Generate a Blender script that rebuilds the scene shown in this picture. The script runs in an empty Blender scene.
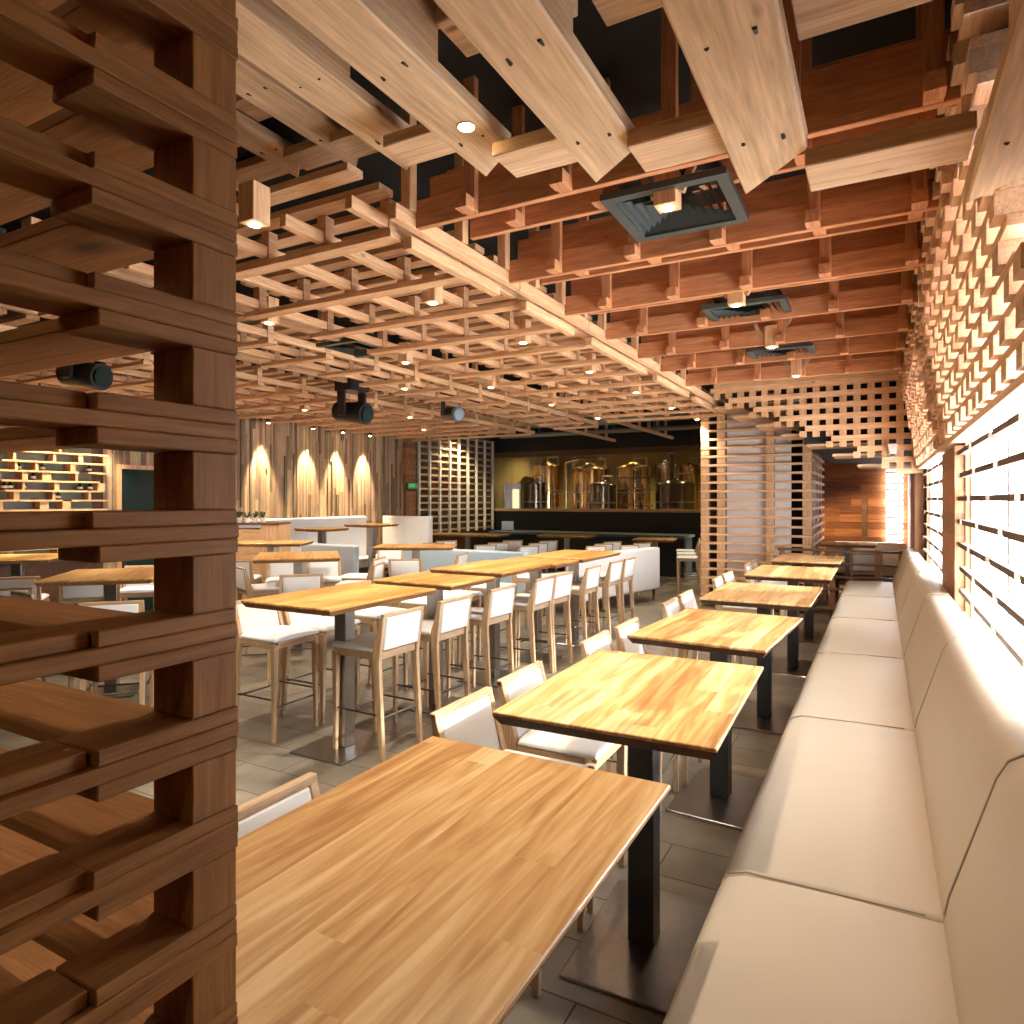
import bpy, bmesh, math, random
from mathutils import Vector, Matrix
random.seed(7)
SC = bpy.context.scene
COL = SC.collection
PI = math.pi
YAW = math.radians(28.67)
CS, SN = math.cos(YAW), math.sin(YAW)
CAMZ = 1.7
FPX = 673.0

def P(px, d):
    u = (px - 512.0) / FPX * d
    return (u * CS - d * SN, u * SN + d * CS)

# ------------------------------------------------------------------ materials
def newmat(name):
    m = bpy.data.materials.new(name); m.use_nodes = True
    nt = m.node_tree
    return m, nt, nt.nodes, nt.links, nt.nodes['Principled BSDF']

def plain(name, col, rough=0.5, metal=0.0, spec=0.5, noise=0.0, nscale=8.0, bump=0.0, coat=0.0):
    m, nt, N, L, b = newmat(name)
    b.inputs['Base Color'].default_value = (*col, 1)
    b.inputs['Roughness'].default_value = rough
    b.inputs['Metallic'].default_value = metal
    b.inputs['Specular IOR Level'].default_value = spec
    b.inputs['Coat Weight'].default_value = coat
    tc = N.new('ShaderNodeTexCoord')
    nz = N.new('ShaderNodeTexNoise'); nz.inputs['Scale'].default_value = nscale; nz.inputs['Detail'].default_value = 4
    L.new(tc.outputs['Object'], nz.inputs['Vector'])
    if noise > 0:
        mx = N.new('ShaderNodeMixRGB'); mx.blend_type = 'MULTIPLY'; mx.inputs['Fac'].default_value = noise
        mx.inputs['Color1'].default_value = (*col, 1)
        L.new(nz.outputs['Fac'], mx.inputs['Color2']); L.new(mx.outputs['Color'], b.inputs['Base Color'])
    if bump > 0:
        bp = N.new('ShaderNodeBump'); bp.inputs['Strength'].default_value = bump; bp.inputs['Distance'].default_value = 0.01
        L.new(nz.outputs['Fac'], bp.inputs['Height']); L.new(bp.outputs['Normal'], b.inputs['Normal'])
    return m

def wood(name, dark, light, axis='Y', rough=0.55, var=0.35, grain=1.0, knots=0.0, coat=0.0, knotcol=None, hue=0.0):
    m, nt, N, L, b = newmat(name)
    b.inputs['Roughness'].default_value = rough
    b.inputs['Specular IOR Level'].default_value = 0.35
    b.inputs['Coat Weight'].default_value = coat
    b.inputs['Coat Roughness'].default_value = 0.25
    tc = N.new('ShaderNodeTexCoord'); oi = N.new('ShaderNodeObjectInfo'); ge = N.new('ShaderNodeNewGeometry')
    rnd = N.new('ShaderNodeMath'); rnd.operation = 'ADD'
    L.new(oi.outputs['Random'], rnd.inputs[0]); L.new(ge.outputs['Random Per Island'], rnd.inputs[1])
    sc = N.new('ShaderNodeMath'); sc.operation = 'MULTIPLY'; sc.inputs[1].default_value = 13.7
    L.new(rnd.outputs[0], sc.inputs[0])
    ad = N.new('ShaderNodeVectorMath'); ad.operation = 'ADD'
    L.new(tc.outputs['Object'], ad.inputs[0]); L.new(sc.outputs[0], ad.inputs[1])
    mp = N.new('ShaderNodeMapping')
    s = [14 * grain, 14 * grain, 14 * grain]; s['XYZ'.index(axis)] = 0.9 * grain
    mp.inputs['Scale'].default_value = s
    L.new(ad.outputs[0], mp.inputs['Vector'])
    n1 = N.new('ShaderNodeTexNoise'); n1.inputs['Scale'].default_value = 1.6; n1.inputs['Detail'].default_value = 7
    n1.inputs['Roughness'].default_value = 0.62; n1.inputs['Distortion'].default_value = 0.8
    L.new(mp.outputs[0], n1.inputs['Vector'])
    n2 = N.new('ShaderNodeTexNoise'); n2.inputs['Scale'].default_value = 9.0; n2.inputs['Detail'].default_value = 3
    L.new(mp.outputs[0], n2.inputs['Vector'])
    cr = N.new('ShaderNodeValToRGB')
    cr.color_ramp.elements[0].position = 0.3; cr.color_ramp.elements[0].color = (*dark, 1)
    cr.color_ramp.elements[1].position = 0.68; cr.color_ramp.elements[1].color = (*light, 1)
    L.new(n1.outputs['Fac'], cr.inputs['Fac'])
    mr = N.new('ShaderNodeMapRange'); mr.inputs['To Min'].default_value = 0.8; mr.inputs['To Max'].default_value = 1.12
    mr.inputs['From Min'].default_value = 0.3; mr.inputs['From Max'].default_value = 0.7
    L.new(n2.outputs['Fac'], mr.inputs['Value'])
    vr = N.new('ShaderNodeMapRange'); vr.inputs['To Min'].default_value = 1 - var; vr.inputs['To Max'].default_value = 1 + var * 0.6
    L.new(ge.outputs['Random Per Island'], vr.inputs['Value'])
    mu = N.new('ShaderNodeMath'); mu.operation = 'MULTIPLY'
    L.new(mr.outputs[0], mu.inputs[0]); L.new(vr.outputs[0], mu.inputs[1])
    hs = N.new('ShaderNodeHueSaturation')
    L.new(cr.outputs['Color'], hs.inputs['Color']); L.new(mu.outputs[0], hs.inputs['Value'])
    if hue:
        w = N.new('ShaderNodeTexWhiteNoise'); w.noise_dimensions = '1D'
        L.new(sc.outputs[0], w.inputs['W'])
        hr = N.new('ShaderNodeMapRange'); hr.inputs['To Min'].default_value = 0.5 - hue; hr.inputs['To Max'].default_value = 0.5 + hue
        L.new(w.outputs['Value'], hr.inputs['Value']); L.new(hr.outputs[0], hs.inputs['Hue'])
    out = hs.outputs['Color']
    if knots:
        m2 = N.new('ShaderNodeMapping'); s2 = [5.0, 5.0, 5.0]; s2['XYZ'.index(axis)] = 2.2
        m2.inputs['Scale'].default_value = s2
        L.new(ad.outputs[0], m2.inputs['Vector'])
        vo = N.new('ShaderNodeTexVoronoi'); vo.inputs['Scale'].default_value = 1.0
        L.new(m2.outputs[0], vo.inputs['Vector'])
        kr = N.new('ShaderNodeMapRange'); kr.inputs['From Min'].default_value = 0.02; kr.inputs['From Max'].default_value = knots
        kr.inputs['To Min'].default_value = 0.85; kr.inputs['To Max'].default_value = 0.0
        L.new(vo.outputs['Distance'], kr.inputs['Value'])
        mx = N.new('ShaderNodeMixRGB'); mx.inputs['Color2'].default_value = (*(knotcol or [c * 0.35 for c in dark]), 1)
        L.new(kr.outputs[0], mx.inputs['Fac']); L.new(out, mx.inputs['Color1']); out = mx.outputs['Color']
    L.new(out, b.inputs['Base Color'])
    bp = N.new('ShaderNodeBump'); bp.inputs['Strength'].default_value = 0.12; bp.inputs['Distance'].default_value = 0.004
    L.new(n2.outputs['Fac'], bp.inputs['Height']); L.new(bp.outputs['Normal'], b.inputs['Normal'])
    return m

def tabletop_mat(name, c_dark, c_mid, c_light, rough=0.33):
    """glued staves running along local Y"""
    m, nt, N, L, b = newmat(name)
    b.inputs['Roughness'].default_value = rough
    b.inputs['Specular IOR Level'].default_value = 0.4
    tc = N.new('ShaderNodeTexCoord'); oi = N.new('ShaderNodeObjectInfo')
    sx = N.new('ShaderNodeSeparateXYZ'); L.new(tc.outputs['Object'], sx.inputs[0])
    st = N.new('ShaderNodeMath'); st.operation = 'MULTIPLY'; st.inputs[1].default_value = 11.0
    L.new(sx.outputs['X'], st.inputs[0])
    fl = N.new('ShaderNodeMath'); fl.operation = 'FLOOR'; L.new(st.outputs[0], fl.inputs[0])
    # staves are cut at different lengths
    w0 = N.new('ShaderNodeTexWhiteNoise'); w0.noise_dimensions = '1D'; L.new(fl.outputs[0], w0.inputs['W'])
    yl = N.new('ShaderNodeMath'); yl.operation = 'MULTIPLY_ADD'; yl.inputs[1].default_value = 0.75
    L.new(sx.outputs['Y'], yl.inputs[0])
    w0m = N.new('ShaderNodeMath'); w0m.operation = 'MULTIPLY'; w0m.inputs[1].default_value = 9.0
    L.new(w0.outputs['Value'], w0m.inputs[0]); L.new(w0m.outputs[0], yl.inputs[2])
    fy = N.new('ShaderNodeMath'); fy.operation = 'FLOOR'; L.new(yl.outputs[0], fy.inputs[0])
    cb = N.new('ShaderNodeCombineXYZ'); L.new(fl.outputs[0], cb.inputs[0]); L.new(fy.outputs[0], cb.inputs[1]); L.new(oi.outputs['Random'], cb.inputs[2])
    wn = N.new('ShaderNodeTexWhiteNoise'); wn.noise_dimensions = '3D'; L.new(cb.outputs[0], wn.inputs['Vector'])
    offs = N.new('ShaderNodeVectorMath'); offs.operation = 'SCALE'; offs.inputs['Scale'].default_value = 30
    L.new(wn.outputs['Color'], offs.inputs[0])
    ad = N.new('ShaderNodeVectorMath'); ad.operation = 'ADD'
    L.new(tc.outputs['Object'], ad.inputs[0]); L.new(offs.outputs[0], ad.inputs[1])
    mp = N.new('ShaderNodeMapping'); mp.inputs['Scale'].default_value = (20, 1.6, 20); L.new(ad.outputs[0], mp.inputs['Vector'])
    n1 = N.new('ShaderNodeTexNoise'); n1.inputs['Scale'].default_value = 1.3; n1.inputs['Detail'].default_value = 8; n1.inputs['Distortion'].default_value = 1.2
    L.new(mp.outputs[0], n1.inputs['Vector'])
    cr = N.new('ShaderNodeValToRGB'); e = cr.color_ramp.elements
    e[0].position = 0.28; e[0].color = (*c_dark, 1); e[1].position = 0.72; e[1].color = (*c_light, 1)
    k = e.new(0.5); k.color = (*c_mid, 1)
    ms = N.new('ShaderNodeMath'); ms.operation = 'MULTIPLY_ADD'; ms.inputs[1].default_value = 0.30; 
    L.new(wn.outputs['Value'], ms.inputs[0])
    sb = N.new('ShaderNodeMath'); sb.operation = 'SUBTRACT'; sb.inputs[1].default_value = 0.15
    L.new(n1.outputs['Fac'], sb.inputs[0]); L.new(sb.outputs[0], ms.inputs[2])
    L.new(ms.outputs[0], cr.inputs['Fac'])
    L.new(cr.outputs['Color'], b.inputs['Base Color'])
    # joint line bump
    bp = N.new('ShaderNodeBump'); bp.inputs['Strength'].default_value = 0.08; bp.inputs['Distance'].default_value = 0.003
    L.new(n1.outputs['Fac'], bp.inputs['Height']); L.new(bp.outputs['Normal'], b.inputs['Normal'])
    return m

def emit(name, col, s, transp=False):
    m = bpy.data.materials.new(name); m.use_nodes = True
    nt = m.node_tree; N = nt.nodes; L = nt.links; N.clear()
    o = N.new('ShaderNodeOutputMaterial'); e = N.new('ShaderNodeEmission')
    e.inputs['Color'].default_value = (*col, 1); e.inputs['Strength'].default_value = s
    if transp:
        t = N.new('ShaderNodeBsdfTransparent'); a = N.new('ShaderNodeAddShader')
        L.new(e.outputs[0], a.inputs[0]); L.new(t.outputs[0], a.inputs[1]); L.new(a.outputs[0], o.inputs['Surface'])
    else:
        L.new(e.outputs[0], o.inputs['Surface'])
    return m

def glass_mat(name):
    m = bpy.data.materials.new(name); m.use_nodes = True
    nt = m.node_tree; N = nt.nodes; L = nt.links; N.clear()
    o = N.new('ShaderNodeOutputMaterial'); t = N.new('ShaderNodeBsdfTransparent'); g = N.new('ShaderNodeBsdfGlossy')
    g.inputs['Roughness'].default_value = 0.02
    x = N.new('ShaderNodeMixShader'); x.inputs['Fac'].default_value = 0.05
    L.new(t.outputs[0], x.inputs[1]); L.new(g.outputs[0], x.inputs[2]); L.new(x.outputs[0], o.inputs['Surface'])
    return m

def tile_mat(name):
    m, nt, N, L, b = newmat(name)
    tc = N.new('ShaderNodeTexCoord')
    br = N.new('ShaderNodeTexBrick'); br.offset = 0.5
    br.inputs['Scale'].default_value = 1.0
    br.inputs['Brick Width'].default_value = 0.6; br.inputs['Row Height'].default_value = 0.3
    br.inputs['Mortar Size'].default_value = 0.004
    br.inputs['Color1'].default_value = (0.15, 0.128, 0.10, 1); br.inputs['Color2'].default_value = (0.22, 0.185, 0.14, 1)
    br.inputs['Mortar'].default_value = (0.03, 0.028, 0.025, 1)
    L.new(tc.outputs['Object'], br.inputs['Vector'])
    nz = N.new('ShaderNodeTexNoise'); nz.inputs['Scale'].default_value = 5; nz.inputs['Detail'].default_value = 8
    L.new(tc.outputs['Object'], nz.inputs['Vector'])
    mr = N.new('ShaderNodeMapRange'); mr.inputs['To Min'].default_value = 0.5; mr.inputs['To Max'].default_value = 1.5
    L.new(nz.outputs['Fac'], mr.inputs['Value'])
    hs = N.new('ShaderNodeHueSaturation'); L.new(br.outputs['Color'], hs.inputs['Color']); L.new(mr.outputs[0], hs.inputs['Value'])
    L.new(hs.outputs['Color'], b.inputs['Base Color'])
    b.inputs['Roughness'].default_value = 0.38
    bp = N.new('ShaderNodeBump'); bp.inputs['Strength'].default_value = 0.2; bp.inputs['Distance'].default_value = 0.01
    L.new(nz.outputs['Fac'], bp.inputs['Height']); L.new(bp.outputs['Normal'], b.inputs['Normal'])
    return m

def leather_mat(name, col):
    m, nt, N, L, b = newmat(name)
    tc = N.new('ShaderNodeTexCoord')
    n1 = N.new('ShaderNodeTexNoise'); n1.inputs['Scale'].default_value = 4; n1.inputs['Detail'].default_value = 5
    L.new(tc.outputs['Object'], n1.inputs['Vector'])
    mx = N.new('ShaderNodeMixRGB'); mx.inputs['Color1'].default_value = (*[c * 0.9 for c in col], 1); mx.inputs['Color2'].default_value = (*col, 1)
    L.new(n1.outputs['Fac'], mx.inputs['Fac']); L.new(mx.outputs['Color'], b.inputs['Base Color'])
    b.inputs['Roughness'].default_value = 0.42; b.inputs['Specular IOR Level'].default_value = 0.5
    vo = N.new('ShaderNodeTexNoise'); vo.inputs['Scale'].default_value = 2.2; vo.inputs['Detail'].default_value = 3
    L.new(tc.outputs['Object'], vo.inputs['Vector'])
    bp = N.new('ShaderNodeBump'); bp.inputs['Strength'].default_value = 0.25; bp.inputs['Distance'].default_value = 0.03
    L.new(vo.outputs['Fac'], bp.inputs['Height']); L.new(bp.outputs['Normal'], b.inputs['Normal'])
    return m

M = {}
for ax in 'XYZ':
    M['screen' + ax] = wood('screen_timber_' + ax, (0.250, 0.096, 0.026), (0.410, 0.184, 0.055), ax, 0.6, 0.22, 1.6, 0.13, knotcol=(0.05, 0.02, 0.008))
    M['pine' + ax] = wood('lattice_pine_' + ax, (0.56, 0.30, 0.145), (0.80, 0.51, 0.285), ax, 0.55, 0.30, 1.2, 0.07)
    M['russet' + ax] = wood('reddish_pine_' + ax, (0.42, 0.175, 0.075), (0.63, 0.30, 0.145), ax, 0.55, 0.30, 1.2, 0.07)
    M['oak' + ax] = wood('chair_oak_' + ax, (0.42, 0.27, 0.15), (0.62, 0.44, 0.27), ax, 0.45, 0.15, 2.0)
M['plank'] = wood('overhead_pine', (0.52, 0.33, 0.18), (0.74, 0.53, 0.33), 'Y', 0.6, 0.2, 0.7, 0.085, knotcol=(0.16, 0.07, 0.03))
M['plankX'] = wood('overhead_pine_cross', (0.54, 0.33, 0.18), (0.76, 0.52, 0.32), 'X', 0.6, 0.2, 0.7, 0.085, knotcol=(0.16, 0.07, 0.03))
M['walnut'] = wood('dark_wood', (0.09, 0.045, 0.022), (0.2, 0.10, 0.05), 'X', 0.5, 0.3)
M['redwood'] = wood('reddish_timber', (0.30, 0.13, 0.06), (0.46, 0.22, 0.10), 'Z', 0.6, 0.3)
M['strips'] = wood('wall_strips', (0.30, 0.19, 0.12), (0.55, 0.38, 0.24), 'Z', 0.55, 0.6, 0.8, hue=0.02)
M['endplank'] = wood('end_wall_planks', (0.17, 0.055, 0.018), (0.36, 0.14, 0.05), 'X', 0.4, 0.45, 0.8)
M['top'] = tabletop_mat('golden_tabletop', (0.38, 0.175, 0.052), (0.58, 0.335, 0.125), (0.75, 0.52, 0.255))
M['bartop'] = tabletop_mat('golden_bar_top', (0.40, 0.17, 0.04), (0.62, 0.33, 0.09), (0.78, 0.50, 0.18))
M['edge'] = wood('tabletop_edge', (0.06, 0.028, 0.012), (0.13, 0.06, 0.028), 'Y', 0.5, 0.2)
M['bark'] = wood('light_edge', (0.45, 0.24, 0.08), (0.62, 0.36, 0.14), 'Y', 0.5, 0.2)
M['steel'] = plain('brushed_steel', (0.42, 0.40, 0.38), 0.28, 1.0, noise=0.25, nscale=40)
M['darksteel'] = plain('dark_steel', (0.06, 0.06, 0.065), 0.32, 0.7)
M['rod'] = plain('steel_rod', (0.16, 0.15, 0.14), 0.3, 0.9)
M['white'] = leather_mat('white_upholstery', (0.88, 0.88, 0.88))
M['cream'] = leather_mat('cream_leather', (0.56, 0.465, 0.345))
M['piping'] = plain('leather_piping', (0.42, 0.35, 0.27), 0.5)
M['shadeboo'] = leather_mat('shaded_upholstery', (0.46, 0.50, 0.55))  # grey is the shade on the booth back, put into its colour
M['daylightboo'] = leather_mat('daylight_blue_upholstery', (0.58, 0.74, 0.88))  # blue is cool daylight on the booth back, put into its colour
M['shadechrome'] = plain('shaded_polished_steel', (0.16, 0.13, 0.10), 0.16, 1.0)  # steel darkened to carry the shadow on the front tanks
M['black'] = plain('black_plastic', (0.012, 0.012, 0.013), 0.4)
M['vent'] = plain('grey_green_metal', (0.07, 0.088, 0.085), 0.45, 0.3)
M['void'] = plain('ceiling_void_black', (0.012, 0.011, 0.010), 0.9)
M['tile'] = tile_mat('slate_tiles')
M['darkwall'] = plain('dark_panel', (0.012, 0.014, 0.016), 0.4, noise=0.3)
M['bluestone'] = plain('blue_grey_stone', (0.12, 0.17, 0.21), 0.3, noise=0.5, nscale=3)
M['plaster'] = plain('warm_plaster', (0.40, 0.31, 0.15), 0.8, noise=0.2)
M['whitepanel'] = plain('white_board', (0.78, 0.74, 0.68), 0.6, noise=0.1)
M['copper'] = plain('polished_copper_steel', (0.72, 0.46, 0.20), 0.14, 1.0)
M['chrome'] = plain('polished_steel', (0.62, 0.58, 0.5), 0.14, 1.0)
M['green'] = plain('grey_green_panel', (0.19, 0.22, 0.17), 0.6, noise=0.2)
M['glassdark'] = plain('dark_door_glass', (0.012, 0.03, 0.03), 0.12, 0.0)
M['bottle'] = plain('dark_bottle_glass', (0.02, 0.018, 0.012), 0.1)
M['label'] = plain('cream_paper', (0.75, 0.7, 0.6), 0.7)
M['leaf'] = plain('dark_leaf', (0.03, 0.045, 0.02), 0.6)
M['slat'] = plain('backlit_slat', (0.17, 0.11, 0.075), 0.6, noise=0.3)  # dark brown carries the backlit shade of the slats in its colour
M['sunlit_slat'] = wood('sunlit_pine', (0.66, 0.42, 0.26), (0.84, 0.62, 0.44), 'Y', 0.6, 0.3)  # paler copy of the pine with sunlight put into the colour
M['corr'] = plain('grey_corrugated', (0.22, 0.21, 0.17), 0.6)
M['lamp'] = emit('lamp_glow', (1.0, 0.72, 0.36), 40)
M['daylight'] = emit('daylit_glass', (0.86, 0.93, 1.0), 6.0, True)
M['glow'] = emit('lit_panel', (1.0, 0.86, 0.5), 0.8)
M['signgreen'] = emit('exit_green', (0.10, 0.45, 0.16), 0.4)
M['glass'] = glass_mat('clear_glass')
M['screw'] = plain('screw_hole', (0.02, 0.012, 0.008), 0.7)

# ------------------------------------------------------------------ mesh builder
class MB:
    def __init__(s): s.v = []; s.f = []; s.smooth = []
    def add(s, vs, fs, smooth=False):
        o = len(s.v); s.v += [tuple(x) for x in vs]
        for f in fs: s.f.append(tuple(i + o for i in f)); s.smooth.append(smooth)
        return s
    def box(s, x0, x1, y0, y1, z0, z1):
        vs = [(x0,y0,z0),(x1,y0,z0),(x1,y1,z0),(x0,y1,z0),(x0,y0,z1),(x1,y0,z1),(x1,y1,z1),(x0,y1,z1)]
        return s.add(vs, [(3,2,1,0),(4,5,6,7),(0,1,5,4),(1,2,6,5),(2,3,7,6),(3,0,4,7)])
    def hexa(s, bot, top):
        return s.add(list(bot) + list(top), [(3,2,1,0),(4,5,6,7),(0,1,5,4),(1,2,6,5),(2,3,7,6),(3,0,4,7)])
    def bar(s, p0, p1, w, h, up=(0,0,1)):
        p0, p1, up = Vector(p0), Vector(p1), Vector(up)
        d = (p1 - p0).normalized(); r = d.cross(up).normalized() * (w / 2); u = r.cross(d).normalized() * (h / 2)
        bot = [p0 - r - u, p0 + r - u, p1 + r - u, p1 - r - u]; top = [x + 2 * u for x in bot]
        return s.hexa(bot, top)
    def prism(s, poly, a0, a1, axis='Z'):
        n = len(poly)
        def mk(p, a):
            return {'Z': (p[0], p[1], a), 'Y': (p[0], a, p[1]), 'X': (a, p[0], p[1])}[axis]
        vs = [mk(p, a0) for p in poly] + [mk(p, a1) for p in poly]
        fs = [tuple(range(n - 1, -1, -1)), tuple(range(n, 2 * n))] + [(i, (i + 1) % n, n + (i + 1) % n, n + i) for i in range(n)]
        return s.add(vs, fs)
    def cyl(s, p0, p1, r0, r1=None, n=12, caps=True):
        r1 = r0 if r1 is None else r1
        p0, p1 = Vector(p0), Vector(p1); d = (p1 - p0).normalized()
        a = d.orthogonal().normalized(); b = d.cross(a)
        vs = [p0 + (a * math.cos(2*PI*i/n) + b * math.sin(2*PI*i/n)) * r0 for i in range(n)] + [p1 + (a * math.cos(2*PI*i/n) + b * math.sin(2*PI*i/n)) * r1 for i in range(n)]
        s.add(vs, [(i, (i+1) % n, n + (i+1) % n, n + i) for i in range(n)], True)
        if caps:
            s.add(vs[:n], [tuple(range(n-1, -1, -1))]); s.add(vs[n:], [tuple(range(n))])
        return s
    def lathe(s, prof, c=(0,0,0), n=24):
        vs = []; m = len(prof)
        for r, z in prof:
            for i in range(n): vs.append((c[0] + r*math.cos(2*PI*i/n), c[1] + r*math.sin(2*PI*i/n), c[2] + z))
        fs = [(k*n+i, k*n+(i+1) % n, (k+1)*n+(i+1) % n, (k+1)*n+i) for k in range(m-1) for i in range(n)]
        s.add(vs, fs, True)
        s.add(vs[:n], [tuple(range(n-1, -1, -1))]); s.add(vs[-n:], [tuple(range(n))])
        return s
    def tube(s, pts, r, n=8):
        for a, b in zip(pts[:-1], pts[1:]): s.cyl(a, b, r, n=n)
        return s
    def build(s, name, mat, parent=None, origin=(0,0,0), bevel=0.0, seg=1, loc=None, weld=True):
        me = bpy.data.meshes.new(name)
        o0 = Vector(origin)
        me.from_pydata([tuple(Vector(v) - o0) for v in s.v], [], s.f)
        me.polygons.foreach_set('use_smooth', s.smooth)
        if bevel > 0:
            bm = bmesh.new(); bm.from_mesh(me)
            es = [e for e in bm.edges if len(e.link_faces) == 2 and e.calc_face_angle(0) > 0.6]
            bmesh.ops.bevel(bm, geom=es, offset=bevel, segments=seg, affect='EDGES', clamp_overlap=True, profile=0.6)
            if seg > 1:
                for f in bm.faces: f.smooth = True
            bm.to_mesh(me); bm.free()
        me.materials.append(mat)
        o = bpy.data.objects.new(name, me); COL.objects.link(o)
        if parent: o.parent = parent
        else: o.location = o0
        if loc is not None: o.location = loc
        return o

def tag(o, label=None, cat=None, group=None, kind=None):
    if label: o['label'] = label
    if cat: o['category'] = cat
    if group: o['group'] = group
    if kind: o['kind'] = kind
    return o

def thing(name, label, cat, loc=(0,0,0), rz=0.0, group=None, kind=None):
    o = bpy.data.objects.new(name, None); COL.objects.link(o)
    o.empty_display_size = 0.1
    o.location = loc; o.rotation_euler = (0, 0, rz)
    return tag(o, label, cat, group, kind)

def kids(o): return [c for c in bpy.data.objects if c.parent is o]
KC = {}
def dup(root, loc, rz, label, group=None, scale=None):
    r = root.copy(); COL.objects.link(r); r.location = loc; r.rotation_euler = (0, 0, rz)
    if scale: r.scale = scale
    r['label'] = label
    if group: r['group'] = group
    if root.name not in KC: KC[root.name] = [(c, kids(c)) for c in kids(root)]
    for ch, gs in KC[root.name]:
        c = ch.copy(); COL.objects.link(c); c.parent = r
        for g in gs:
            d = g.copy(); COL.objects.link(d); d.parent = c
    return r

def struct(name, mb, mat, **k):
    o = mb.build(name, mat, **k); o['kind'] = 'structure'; return o

def ordinal(i): return ['first','second','third','fourth','fifth','sixth','seventh','eighth','ninth','tenth','eleventh','twelfth'][i]

# ------------------------------------------------------------------ room shell
XR = 0.42       # inner face of the window lattice
XL = -9.45
YB = 16.1
struct('floor', MB().box(-12, 2.0, -3.0, 21, -0.1, 0), M['tile'])
struct('ceiling', MB().box(-12, 2.0, -3.0, 21, 3.75, 3.85), M['void'])

# left wall: vertical strips, door, shelves ; back wall ; end wall
def strip_wall(mb, y0, y1, z0, z1, x):
    y = y0
    while y < y1 - 0.01:
        w = random.uniform(0.035, 0.075); z = z0 + random.uniform(-0.6, 0)
        while z < z1:
            h = random.uniform(0.5, 1.9); t = random.choice([0, 0, 0.012, 0.025])
            a, b = max(z, z0), min(z + h, z1)
            if b - a > 0.02: mb.box(x, x + 0.03 + t, y, min(y + w, y1), a, b)
            z += h
        y += w
    return mb
wl = MB(); strip_wall(wl, 5.45, 5.62, 0, 3.4, XL); strip_wall(wl, 5.62, 6.5, 2.2, 3.4, XL); strip_wall(wl, 6.5, 12.1, 0, 3.6, XL)
struct('wall_left', wl, M['strips'])
struct('wall_left_backing', MB().box(XL - 0.12, XL - 0.001, -3, YB, 0, 3.75), M['walnut'])
d = struct('door_1', MB().box(XL + 0.001, XL + 0.05, 5.68, 6.44, 0.01, 2.14), M['glassdark'])
fr = MB(); fr.box(XL + 0.001, XL + 0.08, 5.62, 5.68, 0, 2.2); fr.box(XL + 0.001, XL + 0.08, 6.44, 6.5, 0, 2.2); fr.box(XL + 0.001, XL + 0.08, 5.68, 6.44, 2.14, 2.2)
f = fr.build('door_frame', M['pineZ'], parent=d)
struct('wall_near', MB().box(-9.6, 0.62, -3.15, -3.0, 0, 3.75), M['plaster'])
# back wall with the long brewery window
wb = MB()
wb.box(XL, -3.6, YB, YB + 0.15, 0, 1.40)
wb.box(XL, -3.6, YB, YB + 0.15, 2.98, 3.75)
struct('wall_back', wb, M['darkwall'])
tr = MB(); tr.box(XL, -3.6, YB - 0.05, YB + 0.18, 1.40, 1.47)
struct('trim_1', tr, M['pineX'])
tr = MB(); tr.box(XL, -3.6, YB - 0.06, YB + 0.16, 2.86, 3.0)
struct('trim_2', tr, M['walnut'])
w2 = struct('window_2', MB().box(XL, -3.6, YB + 0.06, YB + 0.07, 1.47, 2.86), M['glass'])
br = MB(); br.box(XL - 0.1, -2.5, 20.2, 20.35, 0, 3.75); br.box(XL - 0.25, XL - 0.1, YB + 0.16, 20.2, 0, 3.75); br.box(-2.65, -2.5, YB + 0.16, 20.2, 0, 3.75)
struct('wall_brewery', br, M['plaster'])
# end wall of the passage
we = MB(); z = 0
while z < 3.5:
    h = random.uniform(0.11, 0.17); x = -2.7 + random.uniform(-0.8, 0)
    while x < 1.2:
        L_ = random.uniform(0.6, 1.8); t = random.choice([0, 0.006, 0.012])
        we.box(max(x, -2.7), min(x + L_, 1.2), 15.2 - t, 15.26, z, z + h); x += L_
    z += h
struct('wall_end', we, M['endplank'])
struct('ceiling_dark_block', MB().box(-0.85, 0.465, 9.32, 15.1, 2.42, 3.7), M['void'])  # black block added behind the panel so its holes look dark
w5 = struct('window_5', MB().box(0.11, 0.385, 15.08, 15.085, 0.82, 2.29), M['daylight'])
sl_ = MB(); z = 0.9
while z < 2.25: sl_.box(0.11, 0.385, 15.04, 15.07, z, z + 0.035); z += 0.11
sl_.build('window_slat', M['redwood'], parent=w5)
struct('trim_3', MB().box(-0.32, -0.22, 15.12, 15.19, 0, 1.75), M['walnut'])

# window side: sill wall, header, pier, glazing
wr = MB()
wr.box(0.47, 0.62, -3.0, 15.3, 0, 0.88)
wr.box(0.47, 0.62, -3.0, 15.3, 2.95, 3.75); wr.box(0.47, 0.62, 9.0, 15.3, 2.45, 2.95); wr.box(0.47, 0.62, -3.0, 2.3, 2.45, 2.95); wr.box(0.47, 0.62, 5.05, 6.1, 2.45, 2.95)
wr.box(0.47, 0.62, -3.0, 2.3, 0.88, 2.45)
wr.box(0.47, 0.62, 5.05, 6.1, 0.88, 2.45)
wr.box(0.47, 0.62, 9.0, 15.3, 0.88, 2.45)
struct('wall_right', wr, M['redwood'])
for i, (a, b) in enumerate(((2.3, 5.05), (6.1, 9.0))):
    wdo = struct('window_%d' % (3 + i), MB().box(0.56, 0.565, a, b, 0.88, 2.95), M['daylight'])
    fm = MB(); n = max(2, int((b - a) / 1.25))
    for k in range(n + 1):
        y = a + (b - a) * k / n; fm.box(0.50, 0.55, y - 0.025, y + 0.025, 0.88, 2.95)
    fm.build('window_frame', M['whitepanel'], parent=wdo)

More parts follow.
